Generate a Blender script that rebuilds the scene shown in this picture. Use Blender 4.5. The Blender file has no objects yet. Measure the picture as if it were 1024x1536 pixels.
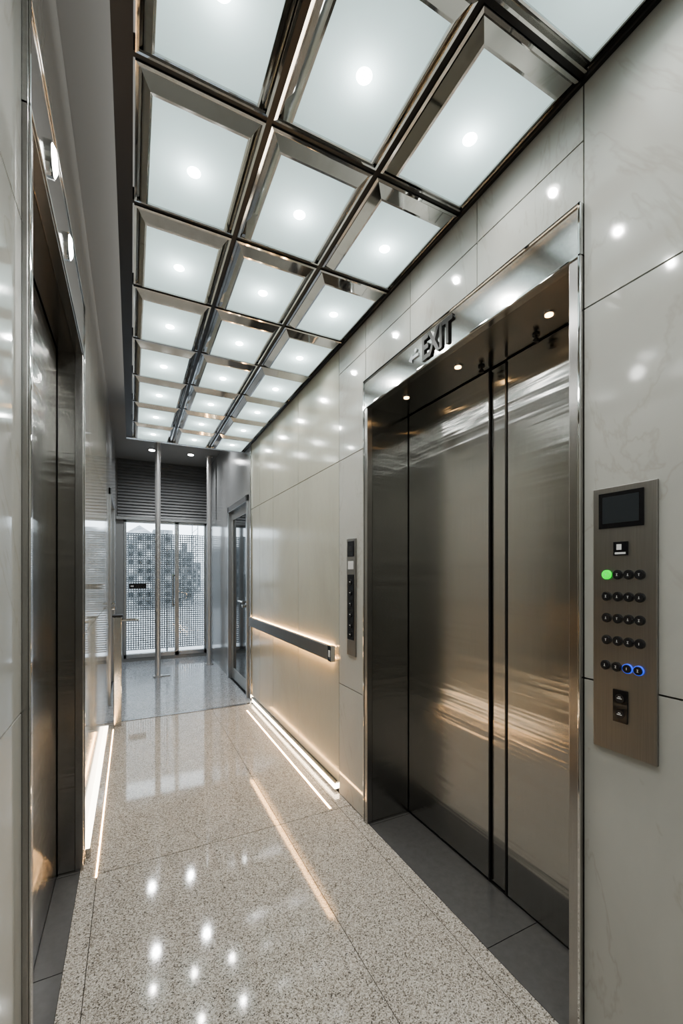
import bpy, math, random
from mathutils import Vector, Matrix
random.seed(4)
S = bpy.context.scene
H = 1.29            # camera height
XL, XR = -0.20, 1.10
YB, YT, YE = -1.9, 4.20, 7.0   # rear wall, vestibule threshold, end wall
ZC = 2.99           # structural ceiling
ZG = H + 1.335      # light grid plane

# ------------------------------------------------------------ materials
def mat(name):
    m = bpy.data.materials.new(name); m.use_nodes = True
    nt = m.node_tree; b = nt.nodes['Principled BSDF']
    return m, nt, b
def simple(name, col, rough=0.5, metal=0.0, **kw):
    m, nt, b = mat(name)
    b.inputs['Base Color'].default_value = (*col, 1)
    b.inputs['Roughness'].default_value = rough
    b.inputs['Metallic'].default_value = metal
    for k, v in kw.items():
        b.inputs[k.replace('_', ' ')].default_value = v
    return m
def emis(name, col, s):
    m, nt, b = mat(name)
    b.inputs['Base Color'].default_value = (*col, 1)
    b.inputs['Emission Color'].default_value = (*col, 1)
    b.inputs['Emission Strength'].default_value = s
    return m
def coords(nt, scale=(1, 1, 1)):
    tc = nt.nodes.new('ShaderNodeTexCoord'); mp = nt.nodes.new('ShaderNodeMapping')
    mp.inputs['Scale'].default_value = scale
    nt.links.new(tc.outputs['Object'], mp.inputs['Vector'])
    return mp.outputs['Vector']
def noise(nt, vec, scale, detail=4, rough=0.5, dist=0.0):
    n = nt.nodes.new('ShaderNodeTexNoise')
    n.inputs['Scale'].default_value = scale; n.inputs['Detail'].default_value = detail
    n.inputs['Roughness'].default_value = rough; n.inputs['Distortion'].default_value = dist
    nt.links.new(vec, n.inputs['Vector']); return n
def ramp(nt, fac, stops, interp='LINEAR'):
    r = nt.nodes.new('ShaderNodeValToRGB'); r.color_ramp.interpolation = interp
    while len(r.color_ramp.elements) < len(stops): r.color_ramp.elements.new(0.5)
    for e, (p, c) in zip(r.color_ramp.elements, stops):
        e.position = p; e.color = (*c, 1)
    nt.links.new(fac, r.inputs['Fac']); return r.outputs['Color']
def mixc(nt, a, b, fac, mode='MULTIPLY'):
    n = nt.nodes.new('ShaderNodeMix'); n.data_type = 'RGBA'; n.blend_type = mode
    if isinstance(fac, float): n.inputs[0].default_value = fac
    else: nt.links.new(fac, n.inputs[0])
    nt.links.new(a, n.inputs[6]); nt.links.new(b, n.inputs[7]); return n.outputs[2]

def marble(name, c, rough=0.07, vein=0.5, sc=(1, 1.6, 0.8)):
    m, nt, b = mat(name)
    v = coords(nt, (1, 1, 0.7))
    n1 = noise(nt, v, 1.3, 5, 0.6, 0.6)
    base = ramp(nt, n1.outputs['Fac'], [(0.3, [x*0.86 for x in c]), (0.55, c), (0.8, [min(1, x*1.08) for x in c])])
    n2 = noise(nt, coords(nt, sc), 1.2, 6, 0.6, 1.2)
    veinc = ramp(nt, n2.outputs['Fac'], [(0.488, (1, 1, 1)), (0.5, (0.76, 0.72, 0.66)), (0.512, (1, 1, 1))])
    nt.links.new(mixc(nt, base, veinc, vein), b.inputs['Base Color'])
    b.inputs['Roughness'].default_value = rough
    return m
def granite(name, cols, scale, rough=0.06):
    m, nt, b = mat(name)
    v = coords(nt)
    vo = nt.nodes.new('ShaderNodeTexVoronoi'); vo.inputs['Scale'].default_value = scale
    nt.links.new(v, vo.inputs['Vector'])
    bw = nt.nodes.new('ShaderNodeSeparateColor'); nt.links.new(vo.outputs['Color'], bw.inputs[0])
    c1 = ramp(nt, bw.outputs[0], cols)
    n = noise(nt, v, 6, 3)
    c2 = ramp(nt, n.outputs['Fac'], [(0.3, (0.9, 0.9, 0.9)), (0.7, (1, 1, 1))])
    nt.links.new(mixc(nt, c1, c2, 1.0), b.inputs['Base Color'])
    b.inputs['Roughness'].default_value = rough
    return m
def steel(name, c, rough=0.25, aniso=0.75, rot=0.0, brush=(1, 260, 1.2), bump=0.04, wave=(1, 2.0, 1.2)):
    m, nt, b = mat(name)
    n = noise(nt, coords(nt, brush), 3.0, 4, 0.6)
    nt.links.new(ramp(nt, n.outputs['Fac'], [(0.2, [x*0.86 for x in c]), (0.8, [min(1, x*1.10) for x in c])]), b.inputs['Base Color'])
    b.inputs['Metallic'].default_value = 1; b.inputs['Roughness'].default_value = rough
    b.inputs['Anisotropic'].default_value = aniso; b.inputs['Anisotropic Rotation'].default_value = rot
    t = nt.nodes.new('ShaderNodeTangent'); t.direction_type = 'RADIAL'; t.axis = 'Z'
    nt.links.new(t.outputs[0], b.inputs['Tangent'])
    if bump:
        bp = nt.nodes.new('ShaderNodeBump'); bp.inputs['Strength'].default_value = bump
        bp.inputs['Distance'].default_value = 0.004
        n3 = noise(nt, coords(nt, wave), 2.2, 2)
        nt.links.new(n3.outputs['Fac'], bp.inputs['Height']); nt.links.new(bp.outputs[0], b.inputs['Normal'])
    return m

M_MARBLE = marble('marble_greige', (0.45, 0.448, 0.42), 0.07, 0.4)
M_PANEL = marble('wall_panel_stone', (0.435, 0.43, 0.37), 0.14, 0.12, (1, 6, 0.6))
M_GROUT = simple('joint_dark', (0.012, 0.012, 0.012), 0.7)
M_GRAN = granite('granite_floor', [(0.0, (0.06, 0.055, 0.05)), (0.15, (0.20, 0.182, 0.16)), (0.42, (0.37, 0.345, 0.31)), (0.75, (0.48, 0.455, 0.42)), (1.0, (0.62, 0.595, 0.56))], 300)
M_GRAN2 = granite('terrazzo_vestibule', [(0.0, (0.12, 0.13, 0.14)), (0.4, (0.27, 0.29, 0.315)), (1.0, (0.46, 0.485, 0.515))], 180, 0.12)
M_SLATE = steel('sill_plate_metal', (0.13, 0.13, 0.132), 0.24, 0.0, 0, (12, 12, 12), 0.0)
M_SLATE.node_tree.nodes['Principled BSDF'].inputs['Metallic'].default_value = 0.35
M_DOOR = steel('brushed_steel_door', (0.41, 0.405, 0.39), 0.17, 0.9, 0.0, (1, 260, 1.2), 0.6, (1, 0.4, 9))
M_DOORD = steel('brushed_steel_bronze', (0.38, 0.365, 0.345), 0.17, 0.9, 0.0, (1, 260, 1.2), 0.6, (1, 0.4, 9))
M_FRAME = steel('satin_steel_frame', (0.60, 0.60, 0.59), 0.15, 0.3, 0, (1, 40, 40), 0.0)
M_JAMB = steel('satin_steel_jamb', (0.40, 0.39, 0.38), 0.24, 0.5, 0, (1, 200, 2), 0.0)
M_CHROME = simple('polished_chrome', (0.64, 0.64, 0.63), 0.05, 1.0)
M_PLATE = steel('panel_plate_steel', (0.33, 0.32, 0.305), 0.36, 0.3, 0, (1, 200, 2), 0)
M_BLACK = simple('black_metal', (0.012, 0.012, 0.013), 0.35)
M_GLOSSB = simple('black_glass', (0.01, 0.01, 0.012), 0.04)
M_CEIL = simple('ceiling_paint_grey', (0.24, 0.24, 0.233), 0.6)
M_VWALL = simple('vestibule_wall_grey', (0.25, 0.255, 0.255), 0.15)
M_DARKG = simple('dark_tinted_glass', (0.03, 0.035, 0.038), 0.05)
M_LOUV = simple('louvre_aluminium', (0.34, 0.345, 0.35), 0.3, 0.7)
M_ALU = simple('aluminium_frame', (0.42, 0.43, 0.44), 0.3, 0.8)
M_POLE = simple('pole_satin', (0.62, 0.62, 0.62), 0.3, 0.7)
M_HOUS = simple('white_housing', (0.8, 0.8, 0.8), 0.6)
M_WARM = emis('led_warm', (1.0, 0.58, 0.25), 20)
M_WHITE = emis('led_warm_white', (1.0, 0.82, 0.58), 10)
M_WHITE2 = emis('led_soft_white', (1.0, 0.88, 0.72), 3.5)
M_LAMP = emis('led_lens', (1.0, 1.0, 0.97), 14)
M_DOWN = emis('downlight_lens', (1.0, 0.62, 0.28), 7)
M_GREEN = emis('button_green', (0.0, 0.5, 0.02), 1.0)
M_BLUE = emis('button_blue', (0.05, 0.12, 0.9), 0.35)
M_WLABEL = simple('label_white', (0.6, 0.6, 0.6), 0.4)
M_BTN = simple('button_black', (0.02, 0.02, 0.022), 0.2)
M_BTNR = simple('button_ring', (0.16, 0.16, 0.17), 0.2, 0.9)
M_SIGNF = simple('sign_letter_dark', (0.02, 0.018, 0.017), 0.3)

# frosted diffuser glass (weak own glow + translucent, real lamp behind each)
M_FROST, nt, b = mat('frosted_diffuser')
out = nt.nodes['Material Output']
tr = nt.nodes.new('ShaderNodeBsdfTranslucent'); tr.inputs[0].default_value = (0.82, 0.93, 0.93, 1)
b.inputs['Base Color'].default_value = (0.45, 0.52, 0.52, 1); b.inputs['Roughness'].default_value = 0.25
em = nt.nodes.new('ShaderNodeEmission'); em.inputs[0].default_value = (0.76, 0.94, 0.95, 1); em.inputs[1].default_value = 0.14
mx = nt.nodes.new('ShaderNodeMixShader'); mx.inputs[0].default_value = 0.75
nt.links.new(b.outputs[0], mx.inputs[1]); nt.links.new(tr.outputs[0], mx.inputs[2])
ad = nt.nodes.new('ShaderNodeAddShader'); nt.links.new(mx.outputs[0], ad.inputs[0]); nt.links.new(em.outputs[0], ad.inputs[1])
nt.links.new(ad.outputs[0], out.inputs[0])

# thin window glass
M_GLASS, nt, b = mat('clear_glass')
out = nt.nodes['Material Output']
tp = nt.nodes.new('ShaderNodeBsdfTransparent'); tp.inputs[0].default_value = (0.93, 0.97, 0.97, 1)
gl = nt.nodes.new('ShaderNodeBsdfGlossy'); gl.inputs['Roughness'].default_value = 0.02
fr = nt.nodes.new('ShaderNodeFresnel'); fr.inputs[0].default_value = 1.45
mx = nt.nodes.new('ShaderNodeMixShader')
nt.links.new(fr.outputs[0], mx.inputs[0]); nt.links.new(tp.outputs[0], mx.inputs[1]); nt.links.new(gl.outputs[0], mx.inputs[2])
nt.links.new(mx.outputs[0], out.inputs[0])

# ------------------------------------------------------------ mesh builder
class MB:
    def __init__(s): s.v = []; s.f = []; s.m = []; s.mats = []
    def mi(s, m):
        if m not in s.mats: s.mats.append(m)
        return s.mats.index(m)
    def quad(s, pts, m):
        i = len(s.v); s.v += [tuple(p) for p in pts]; s.f.append(tuple(range(i, i+len(pts)))); s.m.append(s.mi(m))
    def box(s, x0, x1, y0, y1, z0, z1, m):
        i = len(s.v)
        s.v += [(x0,y0,z0),(x1,y0,z0),(x1,y1,z0),(x0,y1,z0),(x0,y0,z1),(x1,y0,z1),(x1,y1,z1),(x0,y1,z1)]
        for f in ((0,3,2,1),(4,5,6,7),(0,1,5,4),(1,2,6,5),(2,3,7,6),(3,0,4,7)):
            s.f.append(tuple(i+k for k in f)); s.m.append(s.mi(m))
    def cyl(s, p0, p1, r, m, n=24, r1=None):
        p0 = Vector(p0); p1 = Vector(p1); r1 = r if r1 is None else r1
        q = (p1-p0).to_track_quat('Z', 'Y'); i = len(s.v)
        for p, rr in ((p0, r), (p1, r1)):
            for k in range(n):
                a = 2*math.pi*k/n
                s.v.append(tuple(p + q @ Vector((rr*math.cos(a), rr*math.sin(a), 0))))
        s.f.append(tuple(i+k for k in reversed(range(n)))); s.m.append(s.mi(m))
        s.f.append(tuple(i+n+k for k in range(n))); s.m.append(s.mi(m))
        for k in range(n):
            s.f.append((i+k, i+(k+1)%n, i+n+(k+1)%n, i+n+k)); s.m.append(s.mi(m))
    def obj(s, name, parent=None, bevel=0, loc=None):
        me = bpy.data.meshes.new(name)
        c = Vector(loc) if loc else Vector((0, 0, 0))
        me.from_pydata([tuple(Vector(v)-c) for v in s.v], [], s.f)
        for m in s.mats: me.materials.append(m)
        me.polygons.foreach_set('material_index', s.m); me.update()
        o = bpy.data.objects.new(name, me); S.collection.objects.link(o); o.location = c
        if bevel:
            md = o.modifiers.new('bevel', 'BEVEL'); md.width = bevel; md.segments = 3; md.limit_method = 'ANGLE'
        if parent: o.parent = parent
        return o
def empty(name):
    e = bpy.data.objects.new(name, None); S.collection.objects.link(e); e.empty_display_size = 0.1; return e
def lamp(name, kind, loc, energy, col, size, parent=None, rot=(0, 0, 0), **kw):
    L = bpy.data.lights.new(name, kind); L.energy = energy; L.color = col
    if kind == 'AREA':
        L.shape = 'RECTANGLE'; L.size, L.size_y = size
    else: L.shadow_soft_size = size
    for k, v in kw.items(): setattr(L, k, v)
    o = bpy.data.objects.new(name, L); S.collection.objects.link(o); o.location = loc; o.rotation_euler = rot
    if parent: o.parent = parent
    return o

G = 0.0022  # half joint
def panels_x(mb, xf, th, ys, zs, m):
    """wall cladding panels, face at x=xf, thickness th (signed away from corridor)"""
    for a, b_ in zip(ys[:-1], ys[1:]):
        for c, d in zip(zs[:-1], zs[1:]):
            mb.box(min(xf, xf+th), max(xf, xf+th), a+G, b_-G, c+G, d-G, m)

# ------------------------------------------------------------ floor
mb = MB()
mb.box(XL-0.3, XR+0.45, YB-0.1, YE+0.15, -0.12, -0.015, M_GROUT)
xs = [XL, -0.132, 0.69, 1.03, XR]; ys = [YB, -0.9, 0.6, 2.10, YT-0.02]
for a, b_ in zip(xs[:-1], xs[1:]):
    for c, d in zip(ys[:-1], ys[1:]):
        mb.box(a+0.0012, b_-0.0012, c+0.002, d-0.002, -0.015, 0, M_GRAN)
mb.box(XL, XR, YT+0.02, YE, -0.015, 0, M_GRAN2)
mb.obj('floor')
mb = MB(); mb.box(XL, XR, YT-0.02, YT+0.02, -0.012, 0.004, M_JAMB); mb.obj('trim_threshold')

# ------------------------------------------------------------ elevators
def elevator(name, xf, sgn, y0, y1, zin, zout, depth, fw, mdoor, splits, fth=0.012):
    """xf wall face; sgn=+1 recess towards +X. y0..y1 outer frame"""
    e = empty(name); X = lambda a: xf + sgn*a
    def bx(mb, a, b_, *r): mb.box(min(X(a), X(b_)), max(X(a), X(b_)), *r)
    mb = MB()
    bx(mb, -fth, 0.02, y0, y0+fw, 0.0, zin+0.01, M_JAMB)
    bx(mb, -fth, 0.02, y1-fw, y1, 0.0, zin+0.01, M_JAMB)
    mb.obj('frame_jambs', e, 0.003)
    mb = MB(); bx(mb, -fth, 0.02, y0, y1, zin, zout, M_FRAME); mb.obj('frame_header', e, 0.003)
    mb = MB(); t = 0.004
    bx(mb, -fth-t, -fth, y0, y1, zout-0.012, zout, M_CHROME)
    bx(mb, -fth-t, -fth, y0, y1, zin, zin+0.008, M_CHROME)
    bx(mb, -fth-t, -fth, y0, y0+0.007, 0, zout, M_CHROME)
    bx(mb, -fth-t, -fth, y1-0.007, y1, 0, zout, M_CHROME)
    mb.obj('frame_edge_trim', e, 0.0015)
    mb = MB()
    bx(mb, 0.02, depth-0.004, y0+fw-0.02, y0+fw, 0, zin, mdoor)
    bx(mb, 0.02, depth-0.004, y1-fw, y1-fw+0.02, 0, zin, mdoor)
    mb.obj('reveal_sides', e)
    mb = MB(); bx(mb, 0.02, depth-0.004, y0+fw-0.02, y1-fw+0.02, zin, zin+0.02, mdoor); mb.obj('reveal_soffit', e)
    mb = MB(); bx(mb, depth+0.035, depth+0.05, y0-0.05, y1+0.05, -0.01, zin+0.15, M_BLACK)
    bx(mb, 0.06, depth+0.036, y0-0.05, y0+fw-0.021, -0.01, zin+0.15, M_BLACK)
    bx(mb, 0.06, depth+0.036, y1-fw+0.021, y1+0.05, -0.01, zin+0.15, M_BLACK)
    bx(mb, 0.06, depth+0.036, y0-0.05, y1+0.05, zin+0.021, zin+0.15, M_BLACK)
    mb.obj('shaft_light_block', e)  # unseen black boxes added to stop light leaking through the door gaps
    for (a, b_, off, mm) in splits:
        mb2 = MB(); bx(mb2, depth+off, depth+off+0.02, a, b_, 0.012, zin-0.006, mm); mb2.obj('door_leaf', e, 0.002)
    mb = MB()
    ym = y0+fw+0.31 if sgn > 0 else (y0+y1)/2
    bx(mb, 0.0, depth, y0+fw, ym-0.0015, -0.012, 0.001, M_SLATE)
    bx(mb, 0.0, depth, ym+0.0015, y1-fw-0.015, -0.012, 0.001, M_SLATE)
    bx(mb, 0.0, depth, y1-fw-0.012, y1-fw, -0.012, 0.001, M_SLATE)
    bx(mb, depth, depth+0.03, y0+fw, y1-fw, -0.012, 0.006, M_BLACK)
    mb.obj('sill_plate', e)
    return e
R0, R1 = 0.738, 1.933
ele = elevator('elevator', XR, +1, R0, R1, H+0.862, H+1.01, 0.246, 0.036, M_DOOR,
  [(1.315, 1.892, 0.0, M_DOOR), (1.228, 1.308, 0.004, M_DOOR), (0.76, 1.218, -0.004, M_DOOR)])
mb = MB()
mb.box(XR+0.238, XR+0.246, 1.309, 1.314, 0.012, 2.14, M_BLACK)
mb.box(XR+0.238, XR+0.25, 1.219, 1.227, 0.012, 2.14, M_BLACK)
mb.obj('door_meeting_edges', ele)
zi = H+0.862
for (x, y) in ((1.235, 0.948), (1.21, 1.355), (1.195, 1.70)):
    mb = MB()
    mb.cyl((x, y, zi-0.004), (x, y, zi), 0.020, M_CHROME)
    mb.cyl((x, y, zi-0.006), (x, y, zi-0.004), 0.013, M_DOWN)
    mb.obj('downlight', ele)
    lamp('downlight_lamp', 'SPOT', (x, y, zi-0.012), 2.6, (1, 0.72, 0.42), 0.01, ele, spot_size=2.2, spot_blend=0.7)
for (x, y) in ((1.30, 1.05), (1.295, 1.31)):
    mb = MB()
    mb.cyl((x, y, zi-0.02), (x, y, zi), 0.004, M_BLACK)
    mb.cyl((x, y, zi-0.005), (x, y, zi), 0.013, M_BLACK)
    mb.cyl((x, y, zi-0.028), (x, y, zi-0.016), 0.009, M_BLACK)
    mb.cyl((x-0.014, y, zi-0.024), (x+0.014, y, zi-0.024), 0.003, M_BLACK)
    mb.obj('ceiling_sensor', ele)

Lo0, Lo1 = 1.06, 2.20
ele2 = elevator('elevator', XL, -1, Lo0, Lo1, H+0.96, H+1.20, 0.085, 0.045, M_DOORD,
  [(1.665, 2.149, 0.0, M_DOORD), (1.07, 1.655, 0.006, M_DOORD)])
mb = MB()
for y in (1.30, 1.62):
    mb.cyl((XL+0.012, y, H+1.06), (XL+0.022, y, H+1.06), 0.04, M_CHROME)
    mb.cyl((XL+0.022, y, H+1.06), (XL+0.028, y, H+1.06), 0.036, M_LAMP, 24, 0.026)
mb.obj('header_lamps', ele2)

# ------------------------------------------------------------ walls
mb = MB()
mb.box(XR+0.02, XR+0.06, YB-0.1, R0-0.002, 0, ZC, M_GROUT)
mb.box(XR+0.02, XR+0.06, R1+0.002, 4.36, 0, ZC, M_GROUT)
mb.box(XR+0.02, XR+0.06, R0-0.002, R1+0.002, H+1.01, ZC, M_GROUT)
panels_x(mb, XR, 0.02, [YB, -0.4, R0], [0, 1.01, 2.01, ZC], M_MARBLE)
panels_x(mb, XR, 0.02, [R0, 1.134, 1.536, R1], [H+1.01, 2.47, ZC], M_MARBLE)
panels_x(mb, XR, 0.02, [R1, 2.25], [0, 0.65, 1.96, 2.47, ZC], M_MARBLE)
panels_x(mb, XR, 0.02, [2.25, 2.934, 3.55, 3.98, 4.28], [0.06, 1.96, ZC], M_PANEL)
mb.box(XR+0.012, XR+0.02, 2.25, 4.28, 0, 0.06, M_CHROME)
DY0, DY1, DZ = 4.40, 5.40, H+0.84
mb.box(XR, XR+0.06, 4.30, DY0, 0, ZC, M_VWALL)
mb.box(XR, XR+0.06, DY1, YE+0.1, 0, ZC, M_VWALL)
mb.box(XR, XR+0.06, DY0, DY1, DZ, ZC, M_VWALL)
mb.obj('wall_right')
mb = MB(); mb.box(XR-0.012, XR+0.02, 4.28, 4.30, 0, ZC, M_FRAME); mb.obj('trim_wall_edge')

mb = MB()
mb.box(XL-0.06, XL-0.02, YB-0.1, Lo0-0.002, 0, ZC, M_GROUT)
mb.box(XL-0.06, XL-0.02, Lo1+0.002, 4.3, 0, ZC, M_GROUT)
mb.box(XL-0.06, XL-0.02, Lo0-0.002, Lo1+0.002, H+1.2, ZC, M_GROUT)
panels_x(mb, XL, -0.02, [YB, -0.4, Lo0], [0, 1.01, 2.01, ZC], M_MARBLE)
panels_x(mb, XL, -0.02, [Lo0, Lo1], [H+1.2, ZC], M_MARBLE)
panels_x(mb, XL, -0.02, [Lo1, 2.65, 3.2, 3.75, 4.3], [0.0, 1.01, 1.96, ZC], M_MARBLE)
LY0, LY1 = 4.75, 5.85
mb.box(XL-0.06, XL, 4.30, LY0, 0, ZC, M_VWALL)
mb.box(XL-0.06, XL, LY1, YE+0.1, 0, ZC, M_VWALL)
mb.box(XL-0.06, XL, LY0, LY1, 2.15, ZC, M_VWALL)
mb.obj('wall_left')

mb = MB(); mb.box(XL-0.1, XR+0.1, YB-0.12, YB-0.02, 0, ZC, M_MARBLE); mb.obj('wall_rear')
mb = MB(); mb.box(XL-0.3, XR+0.5, YB-0.12, YE+0.12, ZC, ZC+0.1, M_CEIL); mb.obj('ceiling')

WX0, WX1, WZ0, WZ1 = -0.10, 1.07, 0.05, 2.10
mb = MB()
mb.box(XL, WX0, YE, YE+0.1, 0, ZC, M_VWALL); mb.box(WX1, XR, YE, YE+0.1, 0, ZC, M_VWALL)
mb.box(WX0, WX1, YE, YE+0.1, WZ1, ZC, M_VWALL); mb.box(WX0, WX1, YE, YE+0.1, -0.015, WZ0, M_VWALL)
mb.obj('wall_back')
e = empty('louvre_panel'); mb = MB(); z = WZ1+0.05
while z < ZC-0.03:
    mb.quad([(XL+0.02, YE-0.03, z), (XR-0.02, YE-0.03, z), (XR-0.02, YE-0.005, z+0.04), (XL+0.02, YE-0.005, z+0.04)], M_LOUV)
    mb.quad([(XL+0.02, YE-0.03, z), (XL+0.02, YE-0.005, z-0.002), (XR-0.02, YE-0.005, z-0.002), (XR-0.02, YE-0.03, z)], M_LOUV)
    z += 0.045
mb.obj('slats', e)
mb = MB(); mb.box(XL+0.005, XR-0.005, YE-0.05, YE-0.001, WZ1, WZ1+0.04, M_ALU); mb.obj('bottom_rail', e)

e = empty('window_1'); mb = MB(); f = 0.035
mb.box(WX0, WX0+f, YE-0.01, YE+0.06, WZ0, WZ1, M_ALU); mb.box(WX1-f, WX1, YE-0.01, YE+0.06, WZ0, WZ1, M_ALU)
mb.box(WX0, WX1, YE-0.01, YE+0.06, WZ1-f, WZ1, M_ALU); mb.box(WX0, WX1, YE-0.01, YE+0.06, WZ0, WZ0+0.06, M_ALU)
mb.box(0.60, 0.66, YE-0.01, YE+0.06, WZ0, WZ1, M_ALU)
mb.obj('frame', e, 0.003)
mb = MB(); mb.quad([(WX0, YE+0.02, WZ0), (WX1, YE+0.02, WZ0), (WX1, YE+0.02, WZ1), (WX0, YE+0.02, WZ1)], M_GLASS); mb.obj('glass', e)
mb = MB(); mb.box(-0.03, 0.20, YE-0.02, YE-0.012, 1.08, 1.16, M_BLACK); mb.box(-0.01, 0.03, YE-0.0215, YE-0.02, 1.11, 1.13, M_WLABEL); mb.obj('door_pull_plate', e)
mb = MB(); mb.box(0.56, 0.575, YE-0.05, YE-0.035, 0.8, 1.3, M_CHROME)
mb.box(0.56, 0.60, YE-0.045, YE-0.01, 0.82, 0.835, M_CHROME); mb.box(0.56, 0.60, YE-0.045, YE-0.01, 1.27, 1.285, M_CHROME); mb.obj('pull_handle', e)

mb = MB(); p = 0.034
M_SCR = simple('screen_metal', (0.20, 0.21, 0.22), 0.5, 0.3)
x = WX0-0.15
while x < WX1+0.25: mb.box(x, x+0.015, YE+0.30, YE+0.303, 0.12, 1.93, M_SCR); x += p
z = 0.12
while z < 1.94: mb.box(WX0-0.15, WX1+0.25, YE+0.303, YE+0.306, z, z+0.015, M_SCR); z += p
for x in (WX0-0.15, 0.5, WX1+0.25): mb.box(x, x+0.02, YE+0.307, YE+0.33, -0.1, 1.95, M_SCR)
mb.obj('perforated_metal_screen')

mb = MB(); mb.box(-40, 60, YE+0.16, 120, -0.3, -0.1, simple('asphalt', (0.42, 0.42, 0.43), 0.9)); mb.obj('ground_outside')
M_BLD, nt, b = mat('building_facade')
n = noise(nt, coords(nt, (1, 1, 1)), 2.5, 2)
nt.links.new(ramp(nt, n.outputs['Fac'], [(0.4, (0.16, 0.17, 0.18)), (0.6, (0.30, 0.31, 0.32))]), b.inputs['Base Color'])
def block(mb, x0, x1, y, w, h):
    mb.box(x0, x1, y, y+w, -0.15, h, M_BLD)
    nx = max(2, int((x1-x0)/0.28)); dx = (x1-x0)/nx; nz = int(h/0.32)
    for i in range(nx):
        for k in range(nz):
            mb.box(x0+dx*(i+0.25), x0+dx*(i+0.75), y-0.03, y, 0.1+0.32*k, 0.1+0.32*k+0.17, M_DARKG if (i*7+k*3) % 4 else M_WLABEL)
mb = MB()   # stepped old building with pitched roof
block(mb, -2.2, -0.2, 19, 5, 2.5); block(mb, -0.2, 0.8, 18.6, 5, 2.9); block(mb, 0.8, 1.55, 19, 5, 3.15)
mb.quad([(-0.25, 18.6, 2.9), (0.85, 18.6, 2.9), (0.3, 19.5, 3.35)], M_BLD); mb.quad([(-0.25, 18.6, 2.9), (0.3, 19.5, 3.35), (-0.25, 21, 2.9)], M_BLD)
mb.quad([(0.85, 18.6, 2.9), (0.85, 21, 2.9), (0.3, 19.5, 3.35)], M_BLD)
mb.obj('office_building')
for (x, y, w, h) in ((2.2, 24, 0.8, 2.5), (3.9, 22, 0.6, 2.9), (2.2, 34, 2.6, 2.2), (1.62, 20, 0.4, 2.4)):
    mb = MB(); block(mb, x, x+w, y, w, h); mb.box(x+w*0.3, x+w*0.6, y+0.2, y+w*0.8, h, h+0.5, M_BLD); mb.obj('office_building')
mb = MB()
for dx in (0, 0.25): mb.box(2.55+dx, 2.59+dx, 21, 21.04, -0.15, 3.6, M_BLD)
for k in range(14): mb.cyl((2.57, 21.02, k*0.25), (2.82, 21.02, k*0.25+0.25), 0.015, M_BLD, 6)
mb.obj('lattice_mast')

# ------------------------------------------------------------ vestibule doors
def vdoor(name, xf, sgn, y0, y1, z1):
    e = empty(name); X = lambda a: xf+sgn*a
    def bx(mb, a, b_, *r): mb.box(min(X(a), X(b_)), max(X(a), X(b_)), *r)
    mb = MB()
    bx(mb, -0.02, 0.06, y0, y0+0.05, 0, z1, M_ALU); bx(mb, -0.02, 0.06, y1-0.05, y1, 0, z1, M_ALU)
    bx(mb, -0.02, 0.06, y0, y1, z1-0.07, z1, M_ALU); mb.obj('frame', e, 0.004)
    mb = MB()
    bx(mb, 0.02, 0.05, y0+0.05, y0+0.13, 0.01, z1-0.07, M_VWALL); bx(mb, 0.02, 0.05, y1-0.13, y1-0.05, 0.01, z1-0.07, M_VWALL)
    bx(mb, 0.02, 0.05, y0+0.13, y1-0.13, 0.01, 0.14, M_VWALL); bx(mb, 0.02, 0.05, y0+0.13, y1-0.13, z1-0.17, z1-0.07, M_VWALL)
    mb.obj('leaf', e, 0.002)
    mb = MB(); bx(mb, 0.03, 0.04, y0+0.13, y1-0.13, 0.14, z1-0.17, M_DARKG); mb.obj('glazing', e)
    mb = MB(); bx(mb, 0.06, 0.08, y0, y1, 0, z1, M_BLACK); mb.obj('backing', e)
    mb = MB()
    bx(mb, -0.04, 0.02, y0+0.09, y0+0.11, 0.99, 1.01, M_CHROME)
    mb.cyl((X(-0.04), y0+0.08, 1.0), (X(-0.04), y0+0.30, 1.0), 0.012, M_CHROME)
    bx(mb, -0.005, 0.02, y0+0.07, y0+0.13, 0.90, 1.05, M_CHROME); bx(mb, -0.05, 0.0, y0+0.07, y0+0.12, 0.94, 0.97, M_CHROME)
    mb.obj('lever_handle', e, 0.003)
    return e
vdoor('door_1', XR, +1, DY0, DY1, DZ)
vdoor('door_2', XL, -1, LY0, LY1, 2.15)

# ------------------------------------------------------------ ceiling light grid
e = empty('ceiling_light_grid')
gx = [0.0, 0.366, 0.732, XR-0.004]
gy = [1.212+0.48*k for k in range(-6, 8)]
bars = MB()
for x in gx[1:-1]: bars.box(x-0.008, x+0.008, gy[0], gy[-1], ZG+0.004, ZG+0.05, M_BLACK)
bars.box(-0.045, 0.004, gy[0], gy[-1], ZG-0.004, ZG+0.10, M_BLACK)
bars.box(XR-0.012, XR-0.001, gy[0], gy[-1], ZG-0.006, ZG+0.05, M_BLACK)
for y in gy: bars.box(-0.045, XR-0.002, y-0.008, y+0.008, ZG+0.005, ZG+0.05, M_BLACK)
bars.box(-0.045, XR-0.002, gy[-1], gy[-1]+0.05, ZG-0.01, ZG+0.12, M_FRAME)
bars.obj('grid_bars', e)
rims = MB(); gls = MB(); hs = MB(); lens = MB()
def ring(mb, r0, z0, r1, z1, m):
    a = [(r0[0], r0[2], z0), (r0[1], r0[2], z0), (r0[1], r0[3], z0), (r0[0], r0[3], z0)]
    b_ = [(r1[0], r1[2], z1), (r1[1], r1[2], z1), (r1[1], r1[3], z1), (r1[0], r1[3], z1)]
    for k in range(4):
        j = (k+1) % 4; mb.quad([a[k], b_[k], b_[j], a[j]], m)
def ins(r, d): return (r[0]+d, r[1]-d, r[2]+d, r[3]-d)
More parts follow.
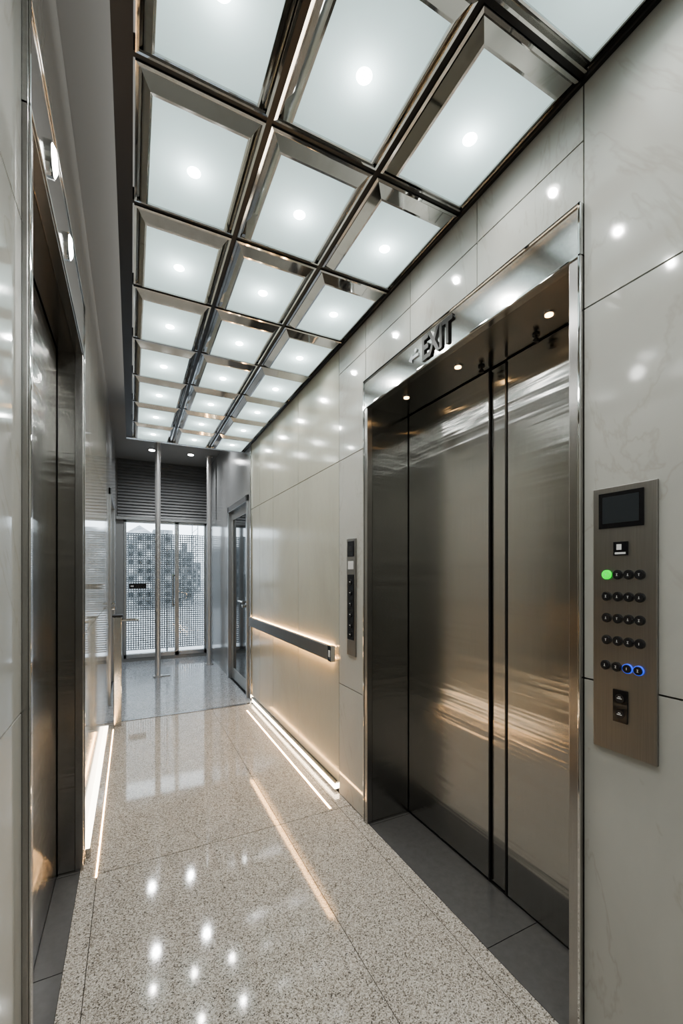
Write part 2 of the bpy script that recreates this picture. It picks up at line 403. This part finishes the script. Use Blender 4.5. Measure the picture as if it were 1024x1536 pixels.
for xa, xb in zip(gx[:-1], gx[1:]):
    for ya, yb in zip(gy[:-1], gy[1:]):
        r = (xa+0.009, xb-0.009, ya+0.009, yb-0.009)
        ring(rims, r, ZG+0.03, r, ZG, M_CHROME)
        r1 = ins(r, 0.008); ring(rims, r, ZG, r1, ZG-0.002, M_CHROME)
        ring(rims, r1, ZG-0.002, r1, ZG+0.006, M_CHROME)
        r2 = ins(r1, 0.029); ring(rims, r1, ZG+0.006, r2, ZG-0.026, M_CHROME)
        r3 = ins(r2, 0.006); ring(rims, r2, ZG-0.026, r3, ZG-0.028, M_CHROME)
        ring(rims, r3, ZG-0.028, r3, ZG-0.022, M_CHROME)
        zg = ZG-0.022
        gls.quad([(r3[0], r3[2], zg), (r3[0], r3[3], zg), (r3[1], r3[3], zg), (r3[1], r3[2], zg)], M_FROST)
        r4 = ins(r, 0.01); ring(hs, r4, ZG+0.01, r4, ZG+0.13, M_HOUS)
        hs.quad([(r4[0], r4[2], ZG+0.13), (r4[1], r4[2], ZG+0.13), (r4[1], r4[3], ZG+0.13), (r4[0], r4[3], ZG+0.13)], M_HOUS)
        cx, cy = (xa+xb)/2, (ya+yb)/2
        lens.cyl((cx, cy, zg-0.003), (cx, cy, zg-0.0005), 0.018, M_LAMP, 20, 0.021)
        lamp('panel_lamp', 'POINT', (cx, cy, zg+0.045), 0.30, (0.93, 1, 1), 0.02, e)
        lamp('led_spot', 'SPOT', (cx, cy, zg-0.012), 3.6, (1, 0.985, 0.945), 0.012, e, spot_size=math.radians(165), spot_blend=1.0)
rims.obj('chrome_rims', e); gls.obj('frosted_panels', e); hs.obj('housings', e); lens.obj('led_lenses', e)
# unseen fill lamp added above the grid, bounced off the slab into the left gap
lamp('soffit_fill', 'AREA', (0.3, 1.5, ZG+0.17), 12, (1, 0.99, 0.96), (0.5, 5.8), e, rot=(math.pi, 0, 0))

# ------------------------------------------------------------ handrail and LED strips
def handrail(xf, sgn, y0, y1, z):
    e = empty('handrail'); X = lambda a: xf+sgn*a
    def bx(mb, a, b_, *r): mb.box(min(X(a), X(b_)), max(X(a), X(b_)), *r)
    mb = MB(); bx(mb, 0.02, 0.045, y0, y1, z-0.045, z+0.045, M_PLATE); mb.obj('rail', e, 0.004)
    mb = MB(); bx(mb, 0.018, 0.047, y0-0.045, y0, z-0.047, z+0.047, M_CHROME); bx(mb, 0.0475, 0.049, y0-0.035, y0-0.012, z-0.02, z+0.02, M_WLABEL); mb.obj('end_cap', e, 0.004)
    mb = MB(); y = y0+0.1
    while y < y1: bx(mb, 0.0, 0.02, y, y+0.03, z-0.02, z+0.02, M_ALU); y += 0.55
    mb.obj('brackets', e)
    mb = MB(); bx(mb, 0.004, 0.012, y0, y1, z-0.040, z-0.032, M_WARM); bx(mb, 0.004, 0.012, y0, y1, z+0.032, z+0.040, M_WARM)
    bx(mb, 0.024, 0.034, y0, y1, z-0.0475, z-0.0455, M_WARM)
    mb.obj('led_tape', e)
handrail(XR, -1, 2.31, 4.22, 0.82)
mb = MB()
mb.box(XR-0.014, XR+0.010, 2.27, 4.22, 0.018, 0.046, M_WHITE)
mb.box(XR-0.018, XR+0.010, 2.27, 4.22, 0.0, 0.016, M_FRAME); mb.box(XR-0.018, XR+0.010, 2.27, 4.22, 0.048, 0.058, M_FRAME)
mb.obj('baseboard_right')
mb = MB(); mb.box(0.978, 0.988, 2.12, 4.0, 0.0, 0.002, M_WARM); mb.obj('floor_led_strip')
mb = MB(); mb.box(-0.138, -0.132, 2.08, 4.0, 0.0, 0.002, M_WARM); mb.obj('floor_led_strip')
mb = MB()
mb.box(XL+0.001, XL+0.030, 2.24, 4.0, 0.004, 0.040, M_WHITE2); mb.box(XL+0.030, XL+0.034, 2.24, 4.0, 0.0, 0.042, M_FRAME); mb.box(XL+0.001, XL+0.034, 2.232, 2.24, 0.0, 0.042, M_FRAME)
mb.obj('baseboard_left')

# ------------------------------------------------------------ control panel (right)
e = empty('elevator_control_panel')
mb = MB(); mb.box(XR-0.008, XR-0.0005, 0.554, 0.7065, H-0.447, H+0.2235, M_PLATE); mb.obj('face_plate', e, 0.002)
xp = XR-0.008
mb = MB(); mb.box(xp-0.003, xp, 0.582, 0.690, H+0.118, H+0.208, M_GLOSSB)
mb.box(xp-0.0035, xp-0.003, 0.592, 0.680, H+0.130, H+0.198, simple('screen_dark', (0.03, 0.035, 0.04), 0.15)); mb.obj('display', e, 0.001)
mb = MB(); mb.box(xp-0.004, xp, 0.618, 0.652, H+0.048, H+0.082, M_GLOSSB); mb.box(xp-0.0045, xp-0.004, 0.632, 0.644, H+0.062, H+0.076, M_WLABEL)
mb.box(xp-0.0045, xp-0.004, 0.622, 0.648, H+0.051, H+0.056, M_WLABEL); mb.obj('card_reader', e)
cols = (0.6696, 0.6420, 0.6160, 0.5905); rows = (0.0, -0.055, -0.110, -0.166, -0.231)
for ri, rz in enumerate(rows):
    for ci, cy in enumerate(cols):
        if ri == 4: cy += 0.003
        mb = MB()
        lit = (ri, ci) == (0, 0); blue = ri == 4 and ci >= 2
        mb.cyl((xp, cy, H+rz), (xp-0.004, cy, H+rz), 0.0120, M_GREEN if lit else (M_BLUE if blue else M_BTNR), 28)
        mb.cyl((xp-0.003, cy, H+rz), (xp-0.0065, cy, H+rz), 0.0104, M_GREEN if lit else M_BTN, 28, 0.0097)
        w = M_WLABEL
        mb.box(xp-0.0072, xp-0.0065, cy-0.0006, cy+0.0006, H+rz-0.003, H+rz+0.003, w)
        if (ri+ci) % 2: mb.box(xp-0.0072, xp-0.0065, cy-0.002, cy+0.002, H+rz+0.0022, H+rz+0.0032, w)
        if (ri+ci) % 3: mb.box(xp-0.0072, xp-0.0065, cy-0.002, cy+0.002, H+rz-0.0032, H+rz-0.0022, w)
        mb.obj('button', e)
mb = MB(); mb.box(xp-0.004, xp, 0.619, 0.653, H-0.368, H-0.288, M_GLOSSB)
for z in (-0.308, -0.348):
    mb.cyl((xp-0.004, 0.636, H+z), (xp-0.006, 0.636, H+z), 0.011, M_BTN)
    mb.box(xp-0.0065, xp-0.006, 0.630, 0.642, H+z-0.001, H+z+0.001, M_WLABEL)
    mb.box(xp-0.0065, xp-0.006, 0.633, 0.639, H+z+0.003, H+z+0.005, M_WLABEL)
mb.obj('door_buttons', e)

e = empty('hall_call_panel')
mb = MB(); mb.box(XR-0.010, XR-0.0005, 2.03, 2.13, H-0.45, H+0.20, M_PLATE); mb.obj('face_plate', e, 0.002)
xp = XR-0.010
mb = MB(); mb.box(xp-0.003, xp, 2.045, 2.115, H-0.36, H+0.0, M_GLOSSB); mb.box(xp-0.003, xp, 2.045, 2.115, H+0.10, H+0.185, M_GLOSSB)
mb.box(xp-0.003, xp, 2.05, 2.11, H+0.03, H+0.075, M_WLABEL); mb.obj('black_inlays', e)
mb = MB()
for z in (-0.04, -0.10, -0.16, -0.22, -0.28, -0.33):
    mb.cyl((xp-0.003, 2.08, H+z), (xp-0.007, 2.08, H+z), 0.016, M_BTN)
    mb.box(xp-0.0075, xp-0.007, 2.074, 2.086, H+z-0.002, H+z+0.002, M_WLABEL)
mb.box(xp-0.0035, xp-0.003, 2.06, 2.10, H+0.13, H+0.16, M_BTN)
mb.obj('buttons', e)

# ------------------------------------------------------------ exit sign letters on header
e = empty('exit_sign')
cu = bpy.data.curves.new('letters', 'FONT'); cu.body = 'EXIT'; cu.size = 0.135; cu.extrude = 0.004; cu.offset = 0.004; cu.space_character = 0.98
to = bpy.data.objects.new('letters', cu); S.collection.objects.link(to)
bpy.context.view_layer.update()
me = bpy.data.meshes.new_from_object(to); bpy.data.objects.remove(to)
lo = bpy.data.objects.new('letters', me); S.collection.objects.link(lo); me.materials.append(M_SIGNF)
w = max(v.co.x for v in me.vertices)-min(v.co.x for v in me.vertices)
sc = 0.185/w
for v in me.vertices: v.co.x *= sc
lo.matrix_world = Matrix(((0, 0, -1, XR-0.0165), (-1, 0, 0, 1.43), (0, 1, 0, H+0.888), (0, 0, 0, 1)))
lo.parent = e
mb = MB()
xa = XR-0.0125
mb.box(xa-0.006, xa, 1.455, 1.50, H+0.925, H+0.937, M_ALU)
mb.quad([(xa-0.004, 1.50, H+0.912), (xa-0.004, 1.525, H+0.931), (xa-0.004, 1.50, H+0.95)], M_ALU)
mb.cyl((xa, 1.475, H+0.955), (xa-0.006, 1.475, H+0.955), 0.008, M_ALU)
mb.obj('arrow', e)

# ------------------------------------------------------------ poles and rail post
def pole(x, y):
    mb = MB()
    mb.cyl((x, y, 0.0), (x, y, ZC), 0.033, M_POLE, 32); mb.cyl((x, y, 0.0), (x, y, 0.015), 0.06, M_POLE, 32)
    mb.cyl((x, y, ZC-0.012), (x, y, ZC), 0.05, M_POLE, 32)
    mb.obj('support_pole')
pole(0.30, 5.83); pole(1.0, 6.3)
mb = MB(); mb.box(0.30, 0.44, 5.80, 5.86, 0, 0.012, M_ALU); mb.obj('trim_pole_plate')
e = empty('access_gate_post')
mb = MB(); mb.box(-0.135, -0.075, 4.06, 4.16, 0, 0.93, M_FRAME); mb.obj('post', e, 0.006)
mb = MB(); mb.box(-0.145, -0.065, 4.05, 4.17, 0.93, 0.945, M_BLACK); mb.cyl((-0.075, 4.11, 0.90), (0.05, 4.11, 0.90), 0.012, M_CHROME); mb.cyl((0.05, 4.11, 0.90), (0.055, 4.11, 0.90), 0.02, M_CHROME)
mb.obj('arm', e)

# vestibule downlights, extra ones added as fill light
for (x, y) in ((0.25, 5.2), (0.80, 5.2), (0.25, 6.3), (0.75, 6.3)):
    e = empty('fill_downlight')
    mb = MB(); mb.cyl((x, y, ZC-0.01), (x, y, ZC-0.0005), 0.05, M_CHROME); mb.cyl((x, y, ZC-0.013), (x, y, ZC-0.01), 0.038, M_LAMP); mb.obj('fitting', e)
    lamp('bulb', 'SPOT', (x, y, ZC-0.03), 20, (0.97, 0.99, 1), 0.03, e, spot_size=math.radians(160), spot_blend=1.0)

# ------------------------------------------------------------ world
W = bpy.data.worlds.new('sky'); S.world = W; W.use_nodes = True
bg = W.node_tree.nodes['Background']; bg.inputs[0].default_value = (0.82, 0.91, 1.0, 1); bg.inputs[1].default_value = 2.6

# ------------------------------------------------------------ camera
cd = bpy.data.cameras.new('camera'); cam = bpy.data.objects.new('camera', cd); S.collection.objects.link(cam)
cam.location = (0, 0, H); cam.rotation_euler = (math.radians(90), 0, -math.atan(315/635))
cd.sensor_width = 36; cd.lens = 635/1536*36; cd.shift_y = 94/1536; cd.clip_start = 0.01
S.camera = cam
S.view_settings.view_transform = 'AgX'; S.view_settings.look = 'AgX - Medium High Contrast'; S.view_settings.exposure = 0.78
